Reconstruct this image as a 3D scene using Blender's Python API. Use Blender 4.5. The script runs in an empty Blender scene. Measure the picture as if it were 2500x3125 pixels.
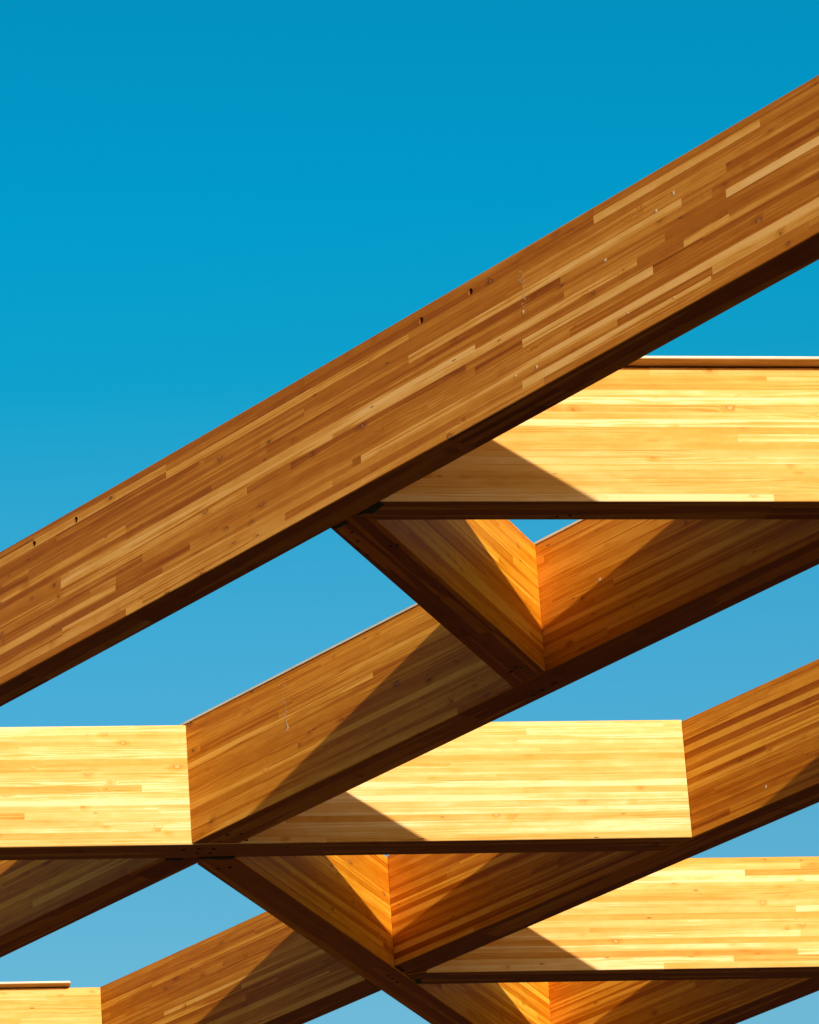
import bpy, math, random
from mathutils import Vector, Matrix

C = bpy.context.scene.collection
CAMZ = 1.6                                   # eye height above the paving

# ------------------------------------------------------------------ camera numbers
F_PX, PITCH, ROLL = 16466.6973, 0.387756, -0.069847
RT = Vector((1, 0, 0)); UP0 = Vector((0, -math.sin(PITCH), math.cos(PITCH))); FW = Vector((0, math.cos(PITCH), math.sin(PITCH)))
cr, sr = math.cos(ROLL), math.sin(ROLL)
R_ = RT * cr + UP0 * sr
U_ = -RT * sr + UP0 * cr

# ------------------------------------------------------------------ lattice numbers
PSI, H, W, D = 0.17795, 9.671493 + CAMZ, 0.228175, 0.70
LAMS = 18
def fam(k):
    a = {'B': PSI, 'A': PSI + math.pi * 2 / 3, 'C': PSI + math.pi / 3}[k]
    d = Vector((math.cos(a), math.sin(a), 0)); n = Vector((-math.sin(a), math.cos(a), 0))
    if n.y < 0: n = -n
    return d, n
FAM = {k: fam(k) for k in 'ABC'}
#       offset, dz, dw, dh, yaw, slope
BEAM = {
 'A1': (14.8755, 0.000256, -0.0406, 0.0089, 0.0026, -0.0029),
 'A2': (17.24943, -0.0002, 0.0042, 0.0017, -0.0001, 0.0006),
 'A3': (19.6977, 0.0092, 0.001, -0.0035, -0.0021, 0.0038),
 'A5': (19.6715, -0.0068, 0.001, -0.0035, -0.0021, 0.0038),      # the part of the third diagonal left of the long cross beam
 'A4': (22.145104, 0, 0.0003, 0, 0.0003, -0.0008),
 'B1': (23.175218, 0.0003, 0.0016, -0.0052, 0.0006, -0.0013),
 'B2': (28.089578, -0.0002, 0.0018, 0.0024, -0.0008, 0.0022),
 'B3': (30.509801, -0.0003, 0.0022, 0.0034, 0.0001, -0.0005),
 'B4': (32.918525, 0, 0, 0, 0, 0),
 'C0': (5.683, 0.0012, 0.0, 0.0, 0, 0),
 'C1': (8.197709, 0.0010, 0.0026, -0.0011, -0.0004, 0.0004),
 'C2': (10.712345, -0.0010, 0.0043, -0.0003, -0.0015, 0.0017),
}
class Line:
    def __init__(s, key):
        off, dz, dw, dh, yaw, slope = BEAM[key]
        d, n = FAM[key[0]]
        s.key = key; s.w = W + dw; s.h = D + dh
        d2 = (d + n * yaw + Vector((0, 0, slope))).normalized()
        o = n * off; t = -o.x / d.x
        O = o + d * t; O.z = H + dz
        if key[0] == 'A': d2 = -d2
        y2 = Vector((-d2.y, d2.x, 0)).normalized()
        z2 = d2.cross(y2)
        s.d, s.n, s.z, s.o = d2, y2, z2, O
        s.mat = Matrix((( d2.x, y2.x, z2.x, O.x), (d2.y, y2.y, z2.y, O.y), (d2.z, y2.z, z2.z, O.z), (0, 0, 0, 1)))
        s.pn = y2.xy; s.c0 = s.pn.dot(O.xy); s.c1 = s.c0 + s.w     # plan planes of the near and the far side
    def half(s, m, c):                       # world plan half plane m.q<=c  ->  local (a,b,c)
        return (m.dot(s.d.xy), m.dot(s.n.xy), c - m.dot(s.o.xy))
L = {k: Line(k) for k in BEAM}

def plan_cross(m1, c1, m2, c2):
    det = m1.x * m2.y - m1.y * m2.x
    return Vector(((c1 * m2.y - c2 * m1.y) / det, (m1.x * c2 - m2.x * c1) / det))

def pixel_ray(px, py):                       # photograph pixel -> direction; only used to read positions off the beams' own faces
    return (FW + R_ * ((px - 1250) / F_PX) - U_ * ((py - 1562.5) / F_PX))
EYE = Vector((0, 0, CAMZ))
def on_near_face(key, px, py):               # local (x, z) of a point seen on a beam's near face
    l = L[key]; r = pixel_ray(px, py)
    n = l.n; t = (l.o - EYE).dot(n) / r.dot(n)
    p = EYE + r * t; q = l.mat.inverted() @ p
    return q.x, q.z
def on_soffit(key, px, py):
    l = L[key]; r = pixel_ray(px, py)
    t = (l.o - EYE).dot(l.z) / r.dot(l.z)
    q = l.mat.inverted() @ (EYE + r * t)
    return q.x, q.y

# ------------------------------------------------------------------ materials
def new_mat(name):
    m = bpy.data.materials.new(name); m.use_nodes = True
    nt = m.node_tree; nt.nodes.clear()
    out = nt.nodes.new('ShaderNodeOutputMaterial'); b = nt.nodes.new('ShaderNodeBsdfPrincipled')
    nt.links.new(b.outputs[0], out.inputs[0])
    return m, nt, b
class NB:
    def __init__(s, nt): s.nt = nt
    def n(s, t, **kw):
        x = s.nt.nodes.new(t)
        for k, v in kw.items(): setattr(x, k, v)
        return x
    def l(s, a, b): s.nt.links.new(a, b)
    def put(s, sock, v):
        if isinstance(v, (int, float, tuple, list)): sock.default_value = v
        else: s.l(v, sock)
    def math(s, op, a, b=0.0, c=None, clamp=False):
        x = s.n('ShaderNodeMath', operation=op); x.use_clamp = clamp
        s.put(x.inputs[0], a); s.put(x.inputs[1], b)
        if c is not None: s.put(x.inputs[2], c)
        return x.outputs[0]
    def comb(s, a, b, c):
        x = s.n('ShaderNodeCombineXYZ'); s.put(x.inputs[0], a); s.put(x.inputs[1], b); s.put(x.inputs[2], c); return x.outputs[0]
    def attr(s, name):
        x = s.n('ShaderNodeAttribute', attribute_name=name); return x.outputs['Fac']
    def noise(s, vec, scale=1.0, detail=2.0, rough=.5, dist=0.0):
        x = s.n('ShaderNodeTexNoise'); s.put(x.inputs['Vector'], vec)
        x.inputs['Scale'].default_value = scale; x.inputs['Detail'].default_value = detail
        x.inputs['Roughness'].default_value = rough; x.inputs['Distortion'].default_value = dist
        return x.outputs['Fac']
    def maprange(s, v, a, b, c, d, smooth=False):
        x = s.n('ShaderNodeMapRange'); x.clamp = True
        if smooth: x.interpolation_type = 'SMOOTHSTEP'
        s.put(x.inputs[0], v)
        for i, q in enumerate((a, b, c, d)): x.inputs[i + 1].default_value = q
        return x.outputs[0]
    def ramp(s, v, stops):
        x = s.n('ShaderNodeValToRGB'); s.put(x.inputs[0], v); e = x.color_ramp.elements
        e[0].position, e[0].color = stops[0][0], (*stops[0][1], 1)
        e[1].position, e[1].color = stops[1][0], (*stops[1][1], 1)
        for p, c in stops[2:]:
            k = e.new(p); k.color = (*c, 1)
        return x.outputs[0]
    def mix(s, f, a, b, mode='MIX'):
        x = s.n('ShaderNodeMix', data_type='RGBA', blend_type=mode)
        s.put(x.inputs[0], f); s.put(x.inputs[6], a); s.put(x.inputs[7], b); return x.outputs[2]

def glulam_material():
    m, nt, bs = new_mat('glued_laminated_fir'); b = NB(nt)
    tc = b.n('ShaderNodeTexCoord'); sep = b.n('ShaderNodeSeparateXYZ'); b.l(tc.outputs['Object'], sep.inputs[0])
    x, y, z = sep.outputs
    tone, seed, hue = b.attr('tone'), b.attr('seed'), b.attr('hue')
    xs = b.math('ADD', x, b.math('MULTIPLY', seed, 61.7)); zs = b.math('ADD', z, b.math('MULTIPLY', seed, 17.3))
    ys = b.math('ADD', y, b.math('MULTIPLY', seed, 5.1))
    # knots
    wob = b.noise(b.comb(xs, ys, zs), 22, 1, .5)
    kx = b.math('ADD', b.math('MULTIPLY', xs, 10.5), b.math('MULTIPLY', wob, .35))
    kz = b.math('ADD', b.math('MULTIPLY', zs, 15.0), b.math('MULTIPLY', wob, .25))
    vor = b.n('ShaderNodeTexVoronoi', voronoi_dimensions='3D', feature='F1'); b.l(b.comb(kx, b.math('MULTIPLY', ys, 9.0), kz), vor.inputs['Vector'])
    vor.inputs['Scale'].default_value = 1.0; vor.inputs['Randomness'].default_value = .8
    vc = b.n('ShaderNodeSeparateColor'); b.l(vor.outputs['Color'], vc.inputs[0])
    pick = b.math('GREATER_THAN', vc.outputs[0], .925)
    kd = vor.outputs['Distance']
    ksz = b.math('MULTIPLY_ADD', vc.outputs[1], .10, .11)
    kn = b.math('DIVIDE', kd, ksz)
    core = b.math('MULTIPLY', pick, b.maprange(kn, .55, 1.0, 1, 0, True))
    rim = b.math('MULTIPLY', pick, b.math('MULTIPLY', b.maprange(kn, .75, 1.0, 0, 1, True), b.maprange(kn, 1.05, 1.4, 1, 0, True)))
    flare = b.math('MULTIPLY', pick, b.maprange(kn, 1.0, 3.6, 1, 0, True))
    # grain that runs along the board and bends round the knots
    warp = b.noise(b.comb(b.math('MULTIPLY', xs, 1.3), b.math('MULTIPLY', ys, 5.0), b.math('MULTIPLY', zs, 16.0)), 1, 2, .55)
    ph = b.math('ADD', b.math('MULTIPLY', warp, 26.0), b.math('MULTIPLY', b.math('ADD', zs, b.math('MULTIPLY', ys, .35)), 380.0))
    ph = b.math('ADD', ph, b.math('MULTIPLY', flare, 14.0))
    ring = b.math('MULTIPLY_ADD', b.math('SINE', ph), .5, .5)
    ring = b.math('POWER', ring, 2.2)
    ringamt = b.maprange(b.noise(b.comb(b.math('MULTIPLY', xs, .9), ys, b.math('MULTIPLY', zs, 14.0)), 1, 1), .48, .66, .06, 1, True)
    # sap wood / heart wood streaks
    st = b.noise(b.comb(b.math('MULTIPLY', xs, .75), b.math('MULTIPLY', ys, 22.0), b.math('MULTIPLY', zs, 20.0)), 1, 3, .5, .4)
    streak = b.maprange(st, .36, .64, -.5, .5, False)
    band = b.maprange(b.noise(b.comb(b.math('MULTIPLY', xs, .42), b.math('MULTIPLY', ys, 14.0), b.math('MULTIPLY', zs, 32.0)), 1, 1), .535, .56, 0, 1, True)
    dband = b.maprange(b.noise(b.comb(b.math('MULTIPLY', b.math('ADD', xs, 9.0), .50), b.math('MULTIPLY', ys, 14.0), b.math('MULTIPLY', zs, 38.0)), 1, 1), .57, .60, 0, 1, True)
    fine = b.noise(b.comb(b.math('MULTIPLY', xs, 6.0), b.math('MULTIPLY', ys, 90.0), b.math('MULTIPLY', zs, 240.0)), 1, 2, .6)
    blot = b.noise(b.comb(b.math('MULTIPLY', xs, 5.0), b.math('MULTIPLY', ys, 8.0), b.math('MULTIPLY', zs, 11.0)), 1, 3, .6)
    t = b.math('MULTIPLY_ADD', streak, .13, tone)
    t = b.math('MULTIPLY_ADD', b.math('MULTIPLY', band, b.math('SUBTRACT', .40, tone)), b.math('MULTIPLY_ADD', hue, -.50, .75), t)
    t = b.math('MULTIPLY_ADD', b.math('MULTIPLY', dband, b.math('SUBTRACT', .86, tone)), b.math('MULTIPLY_ADD', hue, -.27, .42), t)
    t = b.math('MULTIPLY_ADD', b.math('MULTIPLY', b.math('SUBTRACT', ring, .3), ringamt), b.math('MULTIPLY_ADD', hue, .04, .20), t)
    t = b.math('MULTIPLY_ADD', b.math('SUBTRACT', fine, .5), .14, t)
    t = b.math('MULTIPLY_ADD', b.math('SUBTRACT', blot, .5), .34, t)
    t = b.math('MULTIPLY_ADD', flare, .13, t)
    t = b.math('SUBTRACT', t, .05, clamp=True)
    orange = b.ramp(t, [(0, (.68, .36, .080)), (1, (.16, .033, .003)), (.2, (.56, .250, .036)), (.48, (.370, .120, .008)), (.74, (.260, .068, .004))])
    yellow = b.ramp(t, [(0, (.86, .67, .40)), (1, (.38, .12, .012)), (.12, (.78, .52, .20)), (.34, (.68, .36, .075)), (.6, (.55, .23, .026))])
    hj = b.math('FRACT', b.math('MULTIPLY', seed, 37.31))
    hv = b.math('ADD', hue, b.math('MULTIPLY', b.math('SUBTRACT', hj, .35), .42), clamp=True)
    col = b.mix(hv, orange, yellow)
    col = b.mix(b.attr('amber'), col, b.mix(1.0, col, (1.16, .98, .24, 1), 'MULTIPLY'))     # amber timber, with golden bounce glow put into its colour
    col = b.mix(b.math('MULTIPLY', core, .6), col, b.mix(hue, (.21, .09, .035, 1), (.80, .52, .27, 1)))
    col = b.mix(b.math('MULTIPLY', rim, b.math('MULTIPLY_ADD', hue, -.5, .8)), col, (.10, .040, .018, 1))
    # small dark checks and resin pockets
    pk = b.n('ShaderNodeTexVoronoi', voronoi_dimensions='3D'); b.l(b.comb(b.math('MULTIPLY', xs, 9.0), b.math('MULTIPLY', ys, 20.0), b.math('MULTIPLY', zs, 40.0)), pk.inputs['Vector']); pk.inputs['Scale'].default_value = 1
    pc = b.n('ShaderNodeSeparateColor'); b.l(pk.outputs['Color'], pc.inputs[0])
    chk = b.math('MULTIPLY', b.math('GREATER_THAN', pc.outputs[1], .965), b.maprange(pk.outputs['Distance'], .10, .2, 1, 0, True))
    col = b.mix(b.math('MULTIPLY', chk, .8), col, (.07, .028, .012, 1))
    b.l(col, bs.inputs['Base Color'])
    bs.inputs['Roughness'].default_value = .52; bs.inputs['Specular IOR Level'].default_value = .10
    bump = b.n('ShaderNodeBump'); bump.inputs['Strength'].default_value = .25; bump.inputs['Distance'].default_value = .0015
    hgt = b.math('ADD', b.math('MULTIPLY', fine, .6), b.math('MULTIPLY', ring, .4)); hgt = b.math('SUBTRACT', hgt, b.math('MULTIPLY', rim, .8))
    b.l(hgt, bump.inputs['Height']); b.l(bump.outputs[0], bs.inputs['Normal'])
    return m

def noisy_mat(name, c1, c2, scale=12, rough=.6, metal=0.0, spec=.3, stretch=(1, 1, 1)):
    m, nt, bs = new_mat(name); b = NB(nt)
    tc = b.n('ShaderNodeTexCoord'); mp = b.n('ShaderNodeMapping'); b.l(tc.outputs['Object'], mp.inputs[0]); mp.inputs['Scale'].default_value = stretch
    f = b.noise(mp.outputs[0], scale, 4, .6)
    b.l(b.mix(b.maprange(f, .35, .65, 0, 1), (*c1, 1), (*c2, 1)), bs.inputs['Base Color'])
    bs.inputs['Roughness'].default_value = rough; bs.inputs['Metallic'].default_value = metal; bs.inputs['Specular IOR Level'].default_value = spec
    return m
M_WOOD = glulam_material()
M_SLOT = noisy_mat('shaded_slot_black', (.006, .006, .007), (.014, .013, .012), 30, .55, 0, .2)  # black of the shaded joint slots, put into the colour
M_VOID = noisy_mat('bored_hole_lining', (.30, .12, .03), (.18, .07, .02), 60, .8, 0, .1)
M_SCREW = noisy_mat('dark_screw_head', (.010, .007, .005), (.022, .014, .010), 90, .6, .3, .3)
M_PLY = noisy_mat('plywood_underside', (.55, .34, .13), (.40, .22, .07), 6, .65, 0, .2, (.6, 4, 4))
M_MEMB = noisy_mat('white_roofing_membrane', (.70, .70, .70), (.60, .60, .60), 9, .5)
M_DRIP = noisy_mat('dried_pale_drip', (.52, .37, .23), (.64, .50, .36), 70, .6)

# ------------------------------------------------------------------ object helpers
def tag(o, label=None, cat=None, group=None, kind=None):
    if label: o['label'] = label
    if cat: o['category'] = cat
    if group: o['group'] = group
    if kind: o['kind'] = kind
    return o
def link(name, verts, faces, mat, parent=None, matrix=None, attrs=None, smooth=False):
    me = bpy.data.meshes.new(name); me.from_pydata(verts, [], faces); me.materials.append(mat)
    if attrs:
        for k, vals in attrs.items():
            a = me.attributes.new(k, 'FLOAT', 'FACE'); a.data.foreach_set('value', vals)
    if smooth: me.polygons.foreach_set('use_smooth', [True] * len(faces))
    me.update()
    o = bpy.data.objects.new(name, me); C.objects.link(o)
    if parent is not None: o.parent = parent
    if matrix is not None: o.matrix_world = matrix
    return o

def clip(poly, hp):
    a, b, c = hp; out = []
    for i in range(len(poly)):
        p, q = poly[i], poly[(i + 1) % len(poly)]
        dp, dq = a * p[0] + b * p[1] - c, a * q[0] + b * q[1] - c
        if dp <= 0: out.append(p)
        if dp * dq < 0:
            t = dp / (dp - dq); out.append((p[0] + (q[0] - p[0]) * t, p[1] + (q[1] - p[1]) * t))
    return out

CH = 0.0035                                  # eased arris
def board_rows(rng, x0, x1, pale, spread, mid):
    rows = []
    for k in range(LAMS):
        cuts = []; x = x0 - rng.uniform(0, 2.0)
        while x < x1 + .1:
            ln = rng.choice((rng.uniform(.8, 2.0), rng.uniform(2.4, 4.2), rng.uniform(3.2, 6.0), rng.uniform(3.0, 5.0)))
            t = rng.uniform(0.02, .22) if rng.random() < pale else min(1, max(.15, rng.gauss(mid, spread)))
            cuts.append([x, x + ln, t, rng.random()]); x += ln
        rows.append(cuts)
    return rows
def insert_board(row, a, b, tone, seed):
    out = []
    for c in row:
        if c[1] <= a or c[0] >= b: out.append(c); continue
        if c[0] < a: out.append([c[0], a, c[2], c[3]])
        if c[1] > b: out.append([b, c[1], c[2], (c[3] + .37) % 1])
    out.append([a, b, tone, seed]); out.sort(key=lambda q: q[0]); return out

def make_beam(name, key, xr, cuts, seed, hue, pale=.25, spread=.14, mid=.52, label='', group=None, overrides=(), holes=(), sag=0.0, sagx=(0, 1), amber=0.0):
    l = L[key]; rng = random.Random(seed)
    root = bpy.data.objects.new(name, None); C.objects.link(root)
    root.matrix_world = l.mat; root.empty_display_size = .2
    tag(root, label, 'roof beam', group, 'thing')
    halves = [l.half(m, c) for m, c in cuts]
    def cut(poly):
        for h in halves: poly = clip(poly, h)
        return poly
    w, h = l.w, l.h
    full = cut([(xr[0], 0), (xr[1], 0), (xr[1], w), (xr[0], w)])
    inner = cut([(xr[0], CH), (xr[1], CH), (xr[1], w - CH), (xr[0], w - CH)])
    X0 = min(p[0] for p in full); X1 = max(p[0] for p in full)
    rows = board_rows(rng, X0, X1, pale, spread, mid)
    lh = h / LAMS
    for (k, a, b, tone) in overrides: rows[k] = insert_board(rows[k], a, b, tone, rng.random())
    step = 1.0
    grid = [X0 + i * step for i in range(1, int((X1 - X0) / step) + 1)] if sag else []
    def dz(x):
        if not sag: return 0.0
        def f(q):
            u = (q - sagx[0]) / (sagx[1] - sagx[0]); return -sag * 4 * u * (1 - u) if -0.3 < u < 1.3 else 0.0
        i = math.floor((x - X0) / step); a = X0 + i * step; u = (x - a) / step
        return f(a) * (1 - u) + f(a + step) * u
    V, Fc, T, S = [], [], [], []
    def quad(pts, tone, sd):
        i = len(V); V.extend((p[0], p[1], p[2] + dz(p[0])) for p in pts); Fc.append(tuple(range(i, i + len(pts)))); T.append(tone); S.append(sd)
    hole_xz = {}
    for hx, hk in holes: hole_xz.setdefault(hk, []).append(hx)
    n = len(full)
    for i in range(n):
        p, q = full[i], full[(i + 1) % n]
        if abs(p[0] - q[0]) + abs(p[1] - q[1]) < 1e-6: continue
        side = abs(p[1] - q[1]) < 1e-7
        near = side and p[1] < 1e-6
        for k in range(LAMS):
            z0, z1 = k * lh, (k + 1) * lh
            if k == 0: z0 = CH
            if k == LAMS - 1: z1 = h
            if side:
                lo, hi = min(p[0], q[0]), max(p[0], q[0])
                for a, b_, tone, sd in rows[k]:
                    aa, bb = max(a, lo), min(b_, hi)
                    if bb - aa < 1e-4: continue
                    xs = [aa] + [g for g in grid if aa + 1e-4 < g < bb - 1e-4] + [bb]
                    hs = [hx for hx in hole_xz.get(k, []) if near and aa + .03 < hx < bb - .03]
                    for hx in hs: xs += [hx - .024, hx + .024]
                    xs = sorted(xs)
                    # nothing of the 1 m grid may fall inside a bored cell
                    for hx in hs: xs = [v for v in xs if not (hx - .0239 < v < hx + .0239)]
                    for u, v in zip(xs[:-1], xs[1:]):
                        hh = [hx for hx in hs if abs((u + v) / 2 - hx) < 1e-3 and abs(v - u - .048) < 1e-3]
                        if hh:
                            cx, cz, r = hh[0], (z0 + z1) / 2, .0168
                            N = 24; ring = []; outer = []
                            for j in range(N):
                                a_ = 2 * math.pi * j / N; ca, sa = math.cos(a_), math.sin(a_)
                                ring.append((cx + r * ca, 0, cz + r * sa))
                                sc = min(.024 / abs(ca) if abs(ca) > 1e-6 else 9, ((z1 - z0) / 2) / abs(sa) if abs(sa) > 1e-6 else 9)
                                outer.append((cx + sc * ca, 0, cz + sc * sa))
                            for j in range(N):
                                j2 = (j + 1) % N
                                quad([ring[j], outer[j], outer[j2], ring[j2]][::-1], tone, sd)
                            crn = [(u, 0, z0), (v, 0, z0), (v, 0, z1), (u, 0, z1)]
                            for c4 in crn:       # corner slivers
                                js = sorted(range(N), key=lambda j: (outer[j][0] - c4[0]) ** 2 + (outer[j][2] - c4[2]) ** 2)[:2]
                                quad([c4, outer[js[0]], outer[js[1]]], tone, sd)
                            continue
                        y = p[1]
                        f = [(u, y, z0), (v, y, z0), (v, y, z1), (u, y, z1)]
                        quad(f if near else f[::-1], tone, sd)
                if k == 0:
                    yi = CH if near else w - CH
                    iv = [r_ for r_ in inner if abs(r_[1] - yi) < 1e-6]
                    if len(iv) >= 2:
                        ilo, ihi = min(r_[0] for r_ in iv), max(r_[0] for r_ in iv)
                        for a, b_, tone, sd in rows[0]:
                            aa, bb = max(a, lo), min(b_, hi)
                            if bb - aa < 1e-4: continue
                            xs = [aa] + [g for g in grid if aa + 1e-4 < g < bb - 1e-4] + [bb]
                            for u, v in zip(xs[:-1], xs[1:]):
                                u2 = ilo if abs(u - lo) < 1e-5 else u; v2 = ihi if abs(v - hi) < 1e-5 else v
                                f = [(u2, yi, 0), (v2, yi, 0), (v, p[1], CH), (u, p[1], CH)]
                                quad(f if near else f[::-1], tone, sd)
            else:
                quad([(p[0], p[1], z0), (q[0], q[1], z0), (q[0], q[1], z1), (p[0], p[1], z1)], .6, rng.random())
    nside = len(Fc)
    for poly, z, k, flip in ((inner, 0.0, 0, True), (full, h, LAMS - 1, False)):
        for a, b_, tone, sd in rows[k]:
            if flip: tone = .78 + .2 * sd            # underside faces get a darker, redder tone than the sides
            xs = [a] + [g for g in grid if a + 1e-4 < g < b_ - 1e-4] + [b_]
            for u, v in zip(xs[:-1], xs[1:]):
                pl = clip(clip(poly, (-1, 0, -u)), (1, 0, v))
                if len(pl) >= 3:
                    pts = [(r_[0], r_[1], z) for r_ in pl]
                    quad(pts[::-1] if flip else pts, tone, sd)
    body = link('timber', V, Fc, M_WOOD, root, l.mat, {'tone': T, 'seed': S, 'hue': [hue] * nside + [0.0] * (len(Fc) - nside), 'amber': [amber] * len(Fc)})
    for hk, xs in hole_xz.items():
        for hx in xs:
            N = 24; cz = (hk + .5) * lh + dz(hx); vs, fs = [], []
            for dep in (0.0005, .075):
                for j in range(N):
                    a_ = 2 * math.pi * j / N; vs.append((hx + .0168 * math.cos(a_), dep, cz + .0168 * math.sin(a_)))
            for j in range(N): fs.append((j, (j + 1) % N, N + (j + 1) % N, N + j))
            fs.append(tuple(range(N, 2 * N)))
            link('bolt_hole', vs, fs, M_VOID, root, l.mat, smooth=False)
    return root

def disc(name, root, key, x, y, r, mat, seg=14, drop=.0025, sy=1.0):      # shallow domed head standing just proud of the underside
    l = L[key]; vs = [(x, y, -drop - .0015)]; fs = []
    for rr, dd in ((r * .6, drop + .001), (r, drop), (r * 1.05, -.001)):
        for j in range(seg):
            a = 2 * math.pi * j / seg; vs.append((x + rr * math.cos(a), y + rr * sy * math.sin(a), -dd))
    for j in range(seg): fs.append((0, 1 + j, 1 + (j + 1) % seg))
    for q in range(2):
        for j in range(seg): fs.append((1 + q * seg + j, 1 + (q + 1) * seg + j, 1 + (q + 1) * seg + (j + 1) % seg, 1 + q * seg + (j + 1) % seg))
    return link(name, vs, fs, mat, root, l.mat)

def plate(root, key, pix, proud=.003, thick=.02):         # flat dark piece standing in for the shade inside a joint slot
    l = L[key]; pts = [on_soffit(key, *q) for q in pix]
    vs = [(p[0], p[1], -proud) for p in pts] + [(p[0], p[1], thick) for p in pts]; n = len(pts)
    fs = [tuple(range(n))[::-1], tuple(range(n, 2 * n))] + [(i, (i + 1) % n, n + (i + 1) % n, n + i) for i in range(n)]
    return link('dark_slot_patch', vs, fs, M_SLOT, root, l.mat)

# ------------------------------------------------------------------ which beam meets which
GAP = .002
def before(key, side='near', gap=GAP):       # keep the part on the camera's side of this beam
    l = L[key]; return (l.pn, (l.c0 if side == 'near' else l.c1) - gap)
def behind(key, gap=GAP):                    # keep the part beyond this beam's far side
    l = L[key]; return (-l.pn, -(l.c1 + gap))
def mitre(p, ang, keep):                     # line through p at an angle; keep the side of point 'keep'
    m = Vector((-math.sin(ang), math.cos(ang))); c = m.dot(p)
    if m.dot(keep) > c: m = -m; c = -c
    return (m, c - GAP * .5)
BEYOND = 60
a1, a2, a3, a4 = L['A1'], L['A2'], L['A3'], L['A4']; b1, b2, b3 = L['B1'], L['B2'], L['B3']; c1, c2 = L['C1'], L['C2']
# which local side is near the eye: A beams were flipped, so read it from the offset sign
def side_planes(l):
    return l
nA = FAM['A'][1].xy; nB = FAM['B'][1].xy; nC = FAM['C'][1].xy
def far_line(key): l = L[key]; return (l.pn, l.c1)
def near_line(key): l = L[key]; return (l.pn, l.c0)
G_A = 'Diagonal beams rising to the right'
G_B = 'Level beams with sunlit faces'
G_C = 'Short cross beams sloping down to the right'

# joint under the big beam: level beam and cross beam meet at a mitre on its far side
P1 = plan_cross(*far_line('B1'), *near_line('C1'))
m_b1 = mitre(P1, PSI + math.radians(30), P1 + FAM['B'][0].xy * 3)
m_c1 = mitre(P1, PSI + math.radians(30), P1 + FAM['C'][0].xy * 3)
# joint on the middle level beam
P2 = plan_cross(*far_line('A2'), *far_line('C2'))
m_a2 = mitre(P2, PSI + math.radians(90), P2 + FAM['A'][0].xy * 3)
m_c2 = mitre(P2, PSI + math.radians(90), P2 + FAM['C'][0].xy * 3)
# joint on the long cross beam
P3 = plan_cross(*far_line('A3'), *near_line('B3'))
m_a3 = mitre(P3, PSI - math.radians(30), P3 - FAM['A'][0].xy * 3)
m_b3 = mitre(P3, PSI - math.radians(30), P3 + FAM['B'][0].xy * 3)

# for C beams the near side looks to the right (plan normal points left/away), so 'to the right of C' means before()
OV = []
def strip(lam_from_top, xa, xb, tone):       # board on the big beam between two photograph columns (of a 1725 wide copy)
    def xat(xp):
        sx = xp * 2500 / 1725; v = (lam_from_top + .5) / LAMS
        top = 1688.6 - .5863 * sx; fb = 2089 - .5524 * sx
        return on_near_face('A1', sx, top + (fb - top) * v)[0]
    a, b_ = sorted((xat(xa), xat(xb))); OV.append((LAMS - 1 - lam_from_top, a, b_, tone))
for s_ in ((1, -60, 350, .20), (2, 350, 860, .16), (3, 0, 420, .74), (4, 60, 640, .75), (3, 430, 1100, .7), (8, 128, 1000, .10), (9, 0, 128, .6), (13, -60, 243, .08), (10, -60, 520, .22),
           (12, 190, 244, .3), (1, 1250, 1600, .22), (0, 640, 1250, .62), (0, 1250, 1760, .60), (7, 1529, 1800, .06), (8, 1400, 1800, .74), (6, 900, 1500, .45), (9, 700, 1341, .10), (11, 1100, 1375, .12),
           (5, 860, 1435, .18), (6, 560, 1180, .74), (10, 1440, 1536, .10), (10, 1536, 1800, .36), (15, 1500, 1800, .08), (16, 1100, 1498, .14), (17, 940, 1146, .12), (17, 300, 940, .16), (17, 1146, 1800, .62),
           (14, 760, 1139, .10), (15, 700, 1300, .34), (4, 1100, 1529, .5), (3, 1100, 1760, .46), (2, 860, 1800, .52), (12, 300, 900, .48), (11, 300, 1000, .56), (13, 400, 1200, .54), (12, 900, 1750, .5), (13, 1200, 1800, .5), (16, 0, 600, .3)):
    strip(*s_)
HOLES = [(on_near_face('A1', px, py)[0], LAMS - 2) for px, py in ((103.5, 1658), (231, 1583.5), (1285, 975), (1435.6, 885))]
xa_l = on_near_face('A1', 0, 1900)[0]; xa_r = on_near_face('A1', 2500, 450)[0]
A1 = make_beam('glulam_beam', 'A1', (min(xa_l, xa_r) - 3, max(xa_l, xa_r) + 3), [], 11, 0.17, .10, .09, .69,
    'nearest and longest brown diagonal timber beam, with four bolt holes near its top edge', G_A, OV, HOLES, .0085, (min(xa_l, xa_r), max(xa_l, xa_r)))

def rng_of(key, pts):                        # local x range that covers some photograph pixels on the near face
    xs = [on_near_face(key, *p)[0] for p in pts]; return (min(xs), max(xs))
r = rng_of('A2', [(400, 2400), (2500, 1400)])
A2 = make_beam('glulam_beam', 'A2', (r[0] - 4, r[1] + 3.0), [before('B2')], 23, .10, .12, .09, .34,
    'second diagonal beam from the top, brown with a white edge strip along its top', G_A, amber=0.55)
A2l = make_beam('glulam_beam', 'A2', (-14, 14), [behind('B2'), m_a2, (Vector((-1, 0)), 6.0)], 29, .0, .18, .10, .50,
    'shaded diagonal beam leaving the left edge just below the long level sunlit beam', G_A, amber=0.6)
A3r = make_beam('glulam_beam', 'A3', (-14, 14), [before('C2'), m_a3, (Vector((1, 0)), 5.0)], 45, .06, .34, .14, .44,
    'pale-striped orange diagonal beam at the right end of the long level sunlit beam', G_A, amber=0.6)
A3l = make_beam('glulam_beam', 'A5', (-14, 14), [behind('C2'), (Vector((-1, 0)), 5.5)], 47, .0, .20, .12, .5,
    'brown diagonal beam at bottom left, half in shadow, ending on the long cross beam', G_A, amber=0.35)
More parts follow.
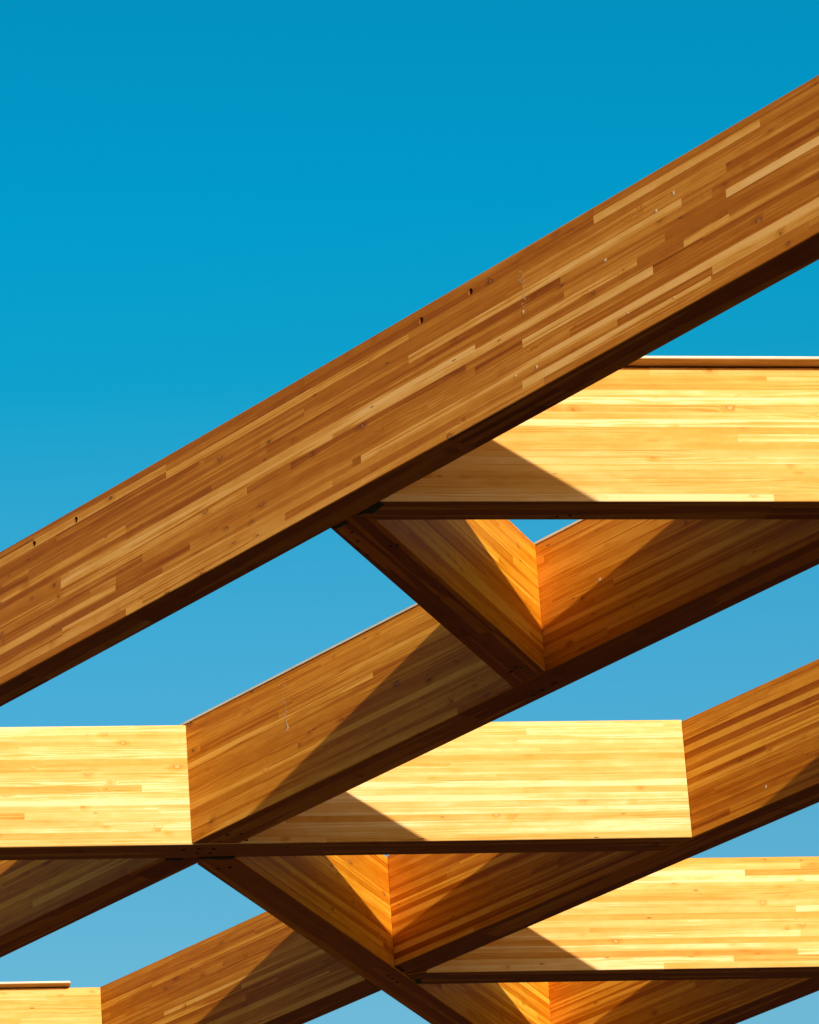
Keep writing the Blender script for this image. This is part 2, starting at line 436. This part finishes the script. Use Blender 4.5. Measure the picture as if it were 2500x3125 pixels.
A4 = make_beam('glulam_beam', 'A4', (-14, 14), [before('C2'), (Vector((1, 0)), 6.0)], 51, .10, .30, .12, .36,
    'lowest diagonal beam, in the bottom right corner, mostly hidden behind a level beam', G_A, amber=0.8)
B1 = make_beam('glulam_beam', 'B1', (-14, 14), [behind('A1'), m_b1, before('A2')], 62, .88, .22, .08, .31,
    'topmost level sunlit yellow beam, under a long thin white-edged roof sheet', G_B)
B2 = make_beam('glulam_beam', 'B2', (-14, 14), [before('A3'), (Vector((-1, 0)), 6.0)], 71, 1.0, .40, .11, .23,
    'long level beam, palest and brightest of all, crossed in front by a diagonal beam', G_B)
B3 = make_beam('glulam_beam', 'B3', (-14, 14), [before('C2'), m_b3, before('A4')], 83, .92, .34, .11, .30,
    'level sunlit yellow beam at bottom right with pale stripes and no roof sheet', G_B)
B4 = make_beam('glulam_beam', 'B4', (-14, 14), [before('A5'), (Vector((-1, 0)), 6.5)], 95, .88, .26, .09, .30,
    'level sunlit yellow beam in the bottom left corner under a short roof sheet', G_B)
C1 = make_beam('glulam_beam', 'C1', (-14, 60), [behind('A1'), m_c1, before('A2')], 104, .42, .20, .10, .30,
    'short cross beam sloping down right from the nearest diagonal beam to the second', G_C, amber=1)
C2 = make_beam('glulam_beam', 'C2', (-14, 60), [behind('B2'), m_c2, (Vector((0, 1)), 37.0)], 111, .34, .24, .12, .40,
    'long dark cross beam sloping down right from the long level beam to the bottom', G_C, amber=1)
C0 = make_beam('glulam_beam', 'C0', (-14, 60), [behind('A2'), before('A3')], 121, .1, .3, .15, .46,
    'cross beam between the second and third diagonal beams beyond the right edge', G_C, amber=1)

# ------------------------------------------------------------------ roof sheets lying on the beams
def sheet(name, key, x0, x1, y0, y1, lift, thick, label, cat, halves=(), end_slant=0.0, memb=.011, group=None, under=None):
    l = L[key]; root = bpy.data.objects.new(name, None); C.objects.link(root); root.matrix_world = l.mat
    tag(root, label, cat, group)
    poly = [(x0, y0), (x1 , y0), (x1, y1), (x0, y1)]
    if end_slant: poly = [(x0, y0), (x1 - end_slant, y0), (x1, y0 + end_slant), (x1, y1), (x0, y1)]
    for h_ in halves: poly = clip(poly, l.half(*h_))
    n = len(poly)
    def prism(nm, za, zb, mat, grow=0.0):
        pts = poly
        vs = [(p[0], p[1] - (grow if abs(p[1] - y0) < 1e-6 else 0), za) for p in pts] + [(p[0], p[1] - (grow if abs(p[1] - y0) < 1e-6 else 0), zb) for p in pts]
        fs = [tuple(range(n))[::-1], tuple(range(n, 2 * n))] + [(i, (i + 1) % n, n + (i + 1) % n, n + i) for i in range(n)]
        link(nm, vs, fs, mat, root, l.mat)
    z = l.h + lift
    if thick > 0: prism('plywood', z, z + thick, M_PLY)
    prism('membrane', z + thick + .0005, z + thick + memb, M_MEMB, .002)
    return root
xb_r = on_near_face('B1', 2500, 1125)[0]
sheet('roof_sheet', 'B1', on_near_face('B1', 1000, 1125)[0], xb_r + 3, -.085, b1.w + .05, .010, .003,
      'long thin roof sheet with a white edge lying on the topmost level beam', 'roof sheet', [behind('A1', .01), before('A2', .01)], memb=.0115, group='Thin roof sheets on the beams')
xe = on_near_face('B4', 213, 3010)[0]
sheet('roof_sheet', 'B4', xe - 4, xe, -.075, L['B4'].w - .02, .008, .003,
      'short roof sheet with a white edge ending part way along the bottom left beam', 'roof sheet', [], end_slant=.01, memb=.0115, group='Thin roof sheets on the beams')
sheet('roof_sheet', 'A2', r[0] - 6, r[1] + 3.0, -.006, a2.w - .01, .001, 0.0,
      'narrow white membrane strip along the top edge of the second diagonal beam', 'roof sheet', [before('B2', -.02)], memb=.012, group='Thin roof sheets on the beams')

# ------------------------------------------------------------------ joints: dark slot patches, screws
plate(B1, 'B1', [(1160, 1529.5), (1173, 1539), (1139, 1565), (1112, 1565), (1096, 1572), (1092, 1569)])
plate(C1, 'C1', [(1013, 1610), (1054, 1590), (1062, 1594), (1030, 1612)])
plate(A2l, 'A2', [(503, 2619.5), (558, 2619.5), (556, 2624.5), (503, 2625)])
plate(C2, 'C2', [(607, 2618), (716, 2614.5), (706, 2621.5), (655, 2623), (650, 2620), (607, 2621)])
plate(A3r, 'A3', [(1206, 2948), (1222, 2952), (1235, 2963), (1226, 2967), (1212, 2958)])
plate(B3, 'B3', [(1266, 2990), (1284, 2989), (1289, 2997), (1272, 3002)])
def screws(root, key, pix, r_=.011):
    for q in pix:
        x, y = on_soffit(key, *q); disc('screw_head', root, key, x, y, r_ * random.Random(int(q[0])).uniform(.7, 1.15), M_SCREW)
screws(B2, 'B2', [(561, 2594), (607, 2591), (653, 2591), (642, 2604), (602, 2604)])
screws(A2, 'A2', [(694, 2547), (736, 2545), (672, 2568), (752, 2564)])
screws(A2, 'A2', [(1628, 2120), (1656, 2106), (1686, 2090), (1694, 2084)], .010)
screws(C1, 'C1', [(1558, 2050), (1574, 2036), (1590, 2037)], .010)
screws(C1, 'C1', [(1075, 1624), (1092, 1651), (1093, 1674), (1121, 1694), (1192, 1667), (1212, 1664)], .0085)
screws(C2, 'C2', [(666, 2651), (702, 2647), (1184, 2978), (1199, 2987), (1213, 2997)], .012)
screws(B1, 'B1', [(1700, 1577), (1740, 1573)], .008)

# ------------------------------------------------------------------ pale drips on two beams
def drip(root, key, pts, widths, name='dried_drip'):
    l = L[key]; vs, fs = [], []
    loc = [on_near_face(key, *p) for p in pts]
    rr = random.Random(3)
    for (x, z), w_ in zip(loc, widths):
        j = rr.uniform(-.003, .003)
        vs += [(x - w_ / 2 + j, -.0012, z), (x + j, -.003, z), (x + w_ / 2 + j, -.0012, z)]
    for i in range(len(loc) - 1):
        a = i * 3; fs += [(a, a + 1, a + 4, a + 3), (a + 1, a + 2, a + 5, a + 4)]
    return link(name, vs, fs, M_DRIP, root, l.mat, smooth=True)
drip(A2, 'A2', [(873, 2196), (875, 2208), (880, 2222), (874, 2232)], [.004, .008, .018, .004])

def flecks(root, key, x0, x1, y0, y1, n_, size, rs):        # thin broken smear of dried drops
    rr = random.Random(rs); l = L[key]; vs, fs = [], []
    for i in range(n_):
        v = rr.random() ** .9; px = x0 + (x1 - x0) * v + rr.gauss(0, 7 * (1 - .7 * v)); py = y0 + (y1 - y0) * v
        x, z = on_near_face(key, px, py); a = rr.uniform(.3, 1) * size; h_ = a * rr.uniform(1, 2.6); k = len(vs)
        vs += [(x - a, -.001, z), (x, -.001, z - h_), (x + a, -.001, z + a * .3), (x + a * .2, -.001, z + h_)]; fs.append((k, k + 1, k + 2, k + 3))
    return tag(link('dried_drip', vs, fs, M_DRIP, root, l.mat), kind='stuff')
flecks(A2, 'A2', 866, 874, 2085, 2215, 40, .0036, 12)
flecks(A1, 'A1', 1590, 1602, 828, 915, 46, .0032, 5)
flecks(A1, 'A1', 1597, 1600, 925, 962, 9, .0035, 8)
# small pale chips (torn grain) that catch the light
def chip(root, key, px, py, w_, h_):
    l = L[key]; x, z = on_near_face(key, px, py)
    vs = [(x - w_ / 2, -.0015, z - h_ / 2), (x + w_ * .4, -.0015, z - h_ * .3), (x + w_ / 2, -.0015, z + h_ / 2), (x - w_ * .3, -.0015, z + h_ * .45), (x, -.004, z)]
    return link('pale_chip', vs, [(0, 1, 4), (1, 2, 4), (2, 3, 4), (3, 0, 4)], M_DRIP, root, l.mat)
for px, py, w_, h_ in ((1848, 795, .022, .016), (2003, 645, .02, .02), (2056, 590, .018, .022), (1639, 1121, .018, .02), (1575, 1148, .014, .012), (1918, 956, .014, .01), (1598, 952, .014, .02), (2058, 908, .012, .010)):
    chip(A1, 'A1', px, py, w_, h_)
chip(A3r, 'A3', 2338, 2402, .02, .02)
chip(A2, 'A2', 1830, 1770, .03, .02)

# ------------------------------------------------------------------ ground under the canopy (out of frame, lights the undersides)
m, nt, bs = new_mat('brown_gravel_paving'); b = NB(nt)
tc = b.n('ShaderNodeTexCoord')
f1 = b.noise(tc.outputs['Object'], 1.3, 5, .6); f2 = b.noise(tc.outputs['Object'], 60, 3, .7)
b.l(b.mix(b.maprange(f1, .3, .7, 0, 1), (.090, .052, .020, 1), (.118, .070, .030, 1)), bs.inputs['Base Color'])
bs.inputs['Roughness'].default_value = .9
bp = b.n('ShaderNodeBump'); bp.inputs['Strength'].default_value = .3; b.l(f2, bp.inputs['Height']); b.l(bp.outputs[0], bs.inputs['Normal'])
gv, gf = [], []
GN = 20; GS = 1500
for j in range(GN + 1):
    for i in range(GN + 1): gv.append((-GS + 2 * GS * i / GN, -GS + 2 * GS * j / GN, 0))
for j in range(GN):
    for i in range(GN): a = j * (GN + 1) + i; gf.append((a, a + 1, a + GN + 2, a + GN + 1))
g = link('ground', gv, gf, m); g['kind'] = 'structure'

# ------------------------------------------------------------------ sun and sky
S = Vector((-1.600, 3.908, -1)).normalized()
sun = bpy.data.lights.new('sun', 'SUN'); sun.energy = 5.0; sun.angle = math.radians(.53); sun.color = (1, .83, .58)
so = bpy.data.objects.new('sun', sun); C.objects.link(so); so.rotation_euler = S.to_track_quat('-Z', 'Y').to_euler(); so.location = (0, -10, 30)
world = bpy.data.worlds.new('World'); bpy.context.scene.world = world; world.use_nodes = True
wt = world.node_tree; wt.nodes.clear(); wb = NB(wt)
sky = wb.n('ShaderNodeTexSky', sky_type='NISHITA'); sky.sun_disc = False
sky.sun_elevation = math.asin(-S.z); sky.sun_rotation = math.atan2(-S.x, -S.y)      # clockwise from +Y
sky.air_density = 1.0; sky.dust_density = .6; sky.ozone_density = 1.0
geo = wb.n('ShaderNodeTexCoord'); sp = wb.n('ShaderNodeSeparateXYZ'); wb.l(geo.outputs['Generated'], sp.inputs[0])
el = wb.math('ARCSINE', sp.outputs[2]); el = wb.math('MULTIPLY', el, 180 / math.pi)
SKYG = [(-5, (.5, .5, .5)), (60, (.02, .45, .60)), (8, (.42, .54, .52)), (16.9, (.28, .5625, .575)), (18.5, (.205, .55, .59)), (20.5, (.139, .565, .645)), (23.7, (.0125, .56, .64)), (25.5, (.0015, .555, .678)), (27.6, (.0015, .525, .645)), (36, (.0015, .48, .62))]
lo_, hi_ = -5.0, 60.0
tint = wb.ramp(wb.maprange(el, lo_, hi_, 0, 1), [((e_ - lo_) / (hi_ - lo_), c_) for e_, c_ in SKYG][:2] + [((e_ - lo_) / (hi_ - lo_), c_) for e_, c_ in SKYG][2:])
sh = Vector((-S.x, -S.y, 0)).normalized()      # towards the low sun: warmer, hazier side of the sky
side = wb.math('ADD', wb.math('MULTIPLY', sp.outputs[0], sh.x), wb.math('MULTIPLY', sp.outputs[1], sh.y))
warm = wb.maprange(side, -.7, 0, 0, 1, True)
tint = wb.mix(warm, tint, (.80, .55, .31, 1))
bg = wb.n('ShaderNodeBackground'); bg.inputs['Strength'].default_value = .15
dbl = wb.n('ShaderNodeVectorMath', operation='SCALE'); wb.l(tint, dbl.inputs[0]); dbl.inputs['Scale'].default_value = 2 * .12 / .15
wb.l(wb.mix(1.0, sky.outputs[0], dbl.outputs[0], 'MULTIPLY'), bg.inputs[0])
wo = wb.n('ShaderNodeOutputWorld'); wb.l(bg.outputs[0], wo.inputs[0])

# ------------------------------------------------------------------ camera
cam = bpy.data.cameras.new('camera'); co = bpy.data.objects.new('camera', cam); C.objects.link(co)
cam.sensor_fit = 'HORIZONTAL'; cam.sensor_width = 36; cam.lens = 36 * F_PX / 2500; cam.clip_end = 5000; cam.clip_start = .5
B_ = -FW
co.matrix_world = Matrix(((R_.x, U_.x, B_.x, 0), (R_.y, U_.y, B_.y, 0), (R_.z, U_.z, B_.z, CAMZ), (0, 0, 0, 1)))
sc = bpy.context.scene; sc.camera = co
sc.view_settings.view_transform = 'Standard'; sc.view_settings.look = 'None'; sc.view_settings.gamma = 1; sc.view_settings.exposure = 0
sc.cycles.max_bounces = 8; sc.cycles.diffuse_bounces = 6
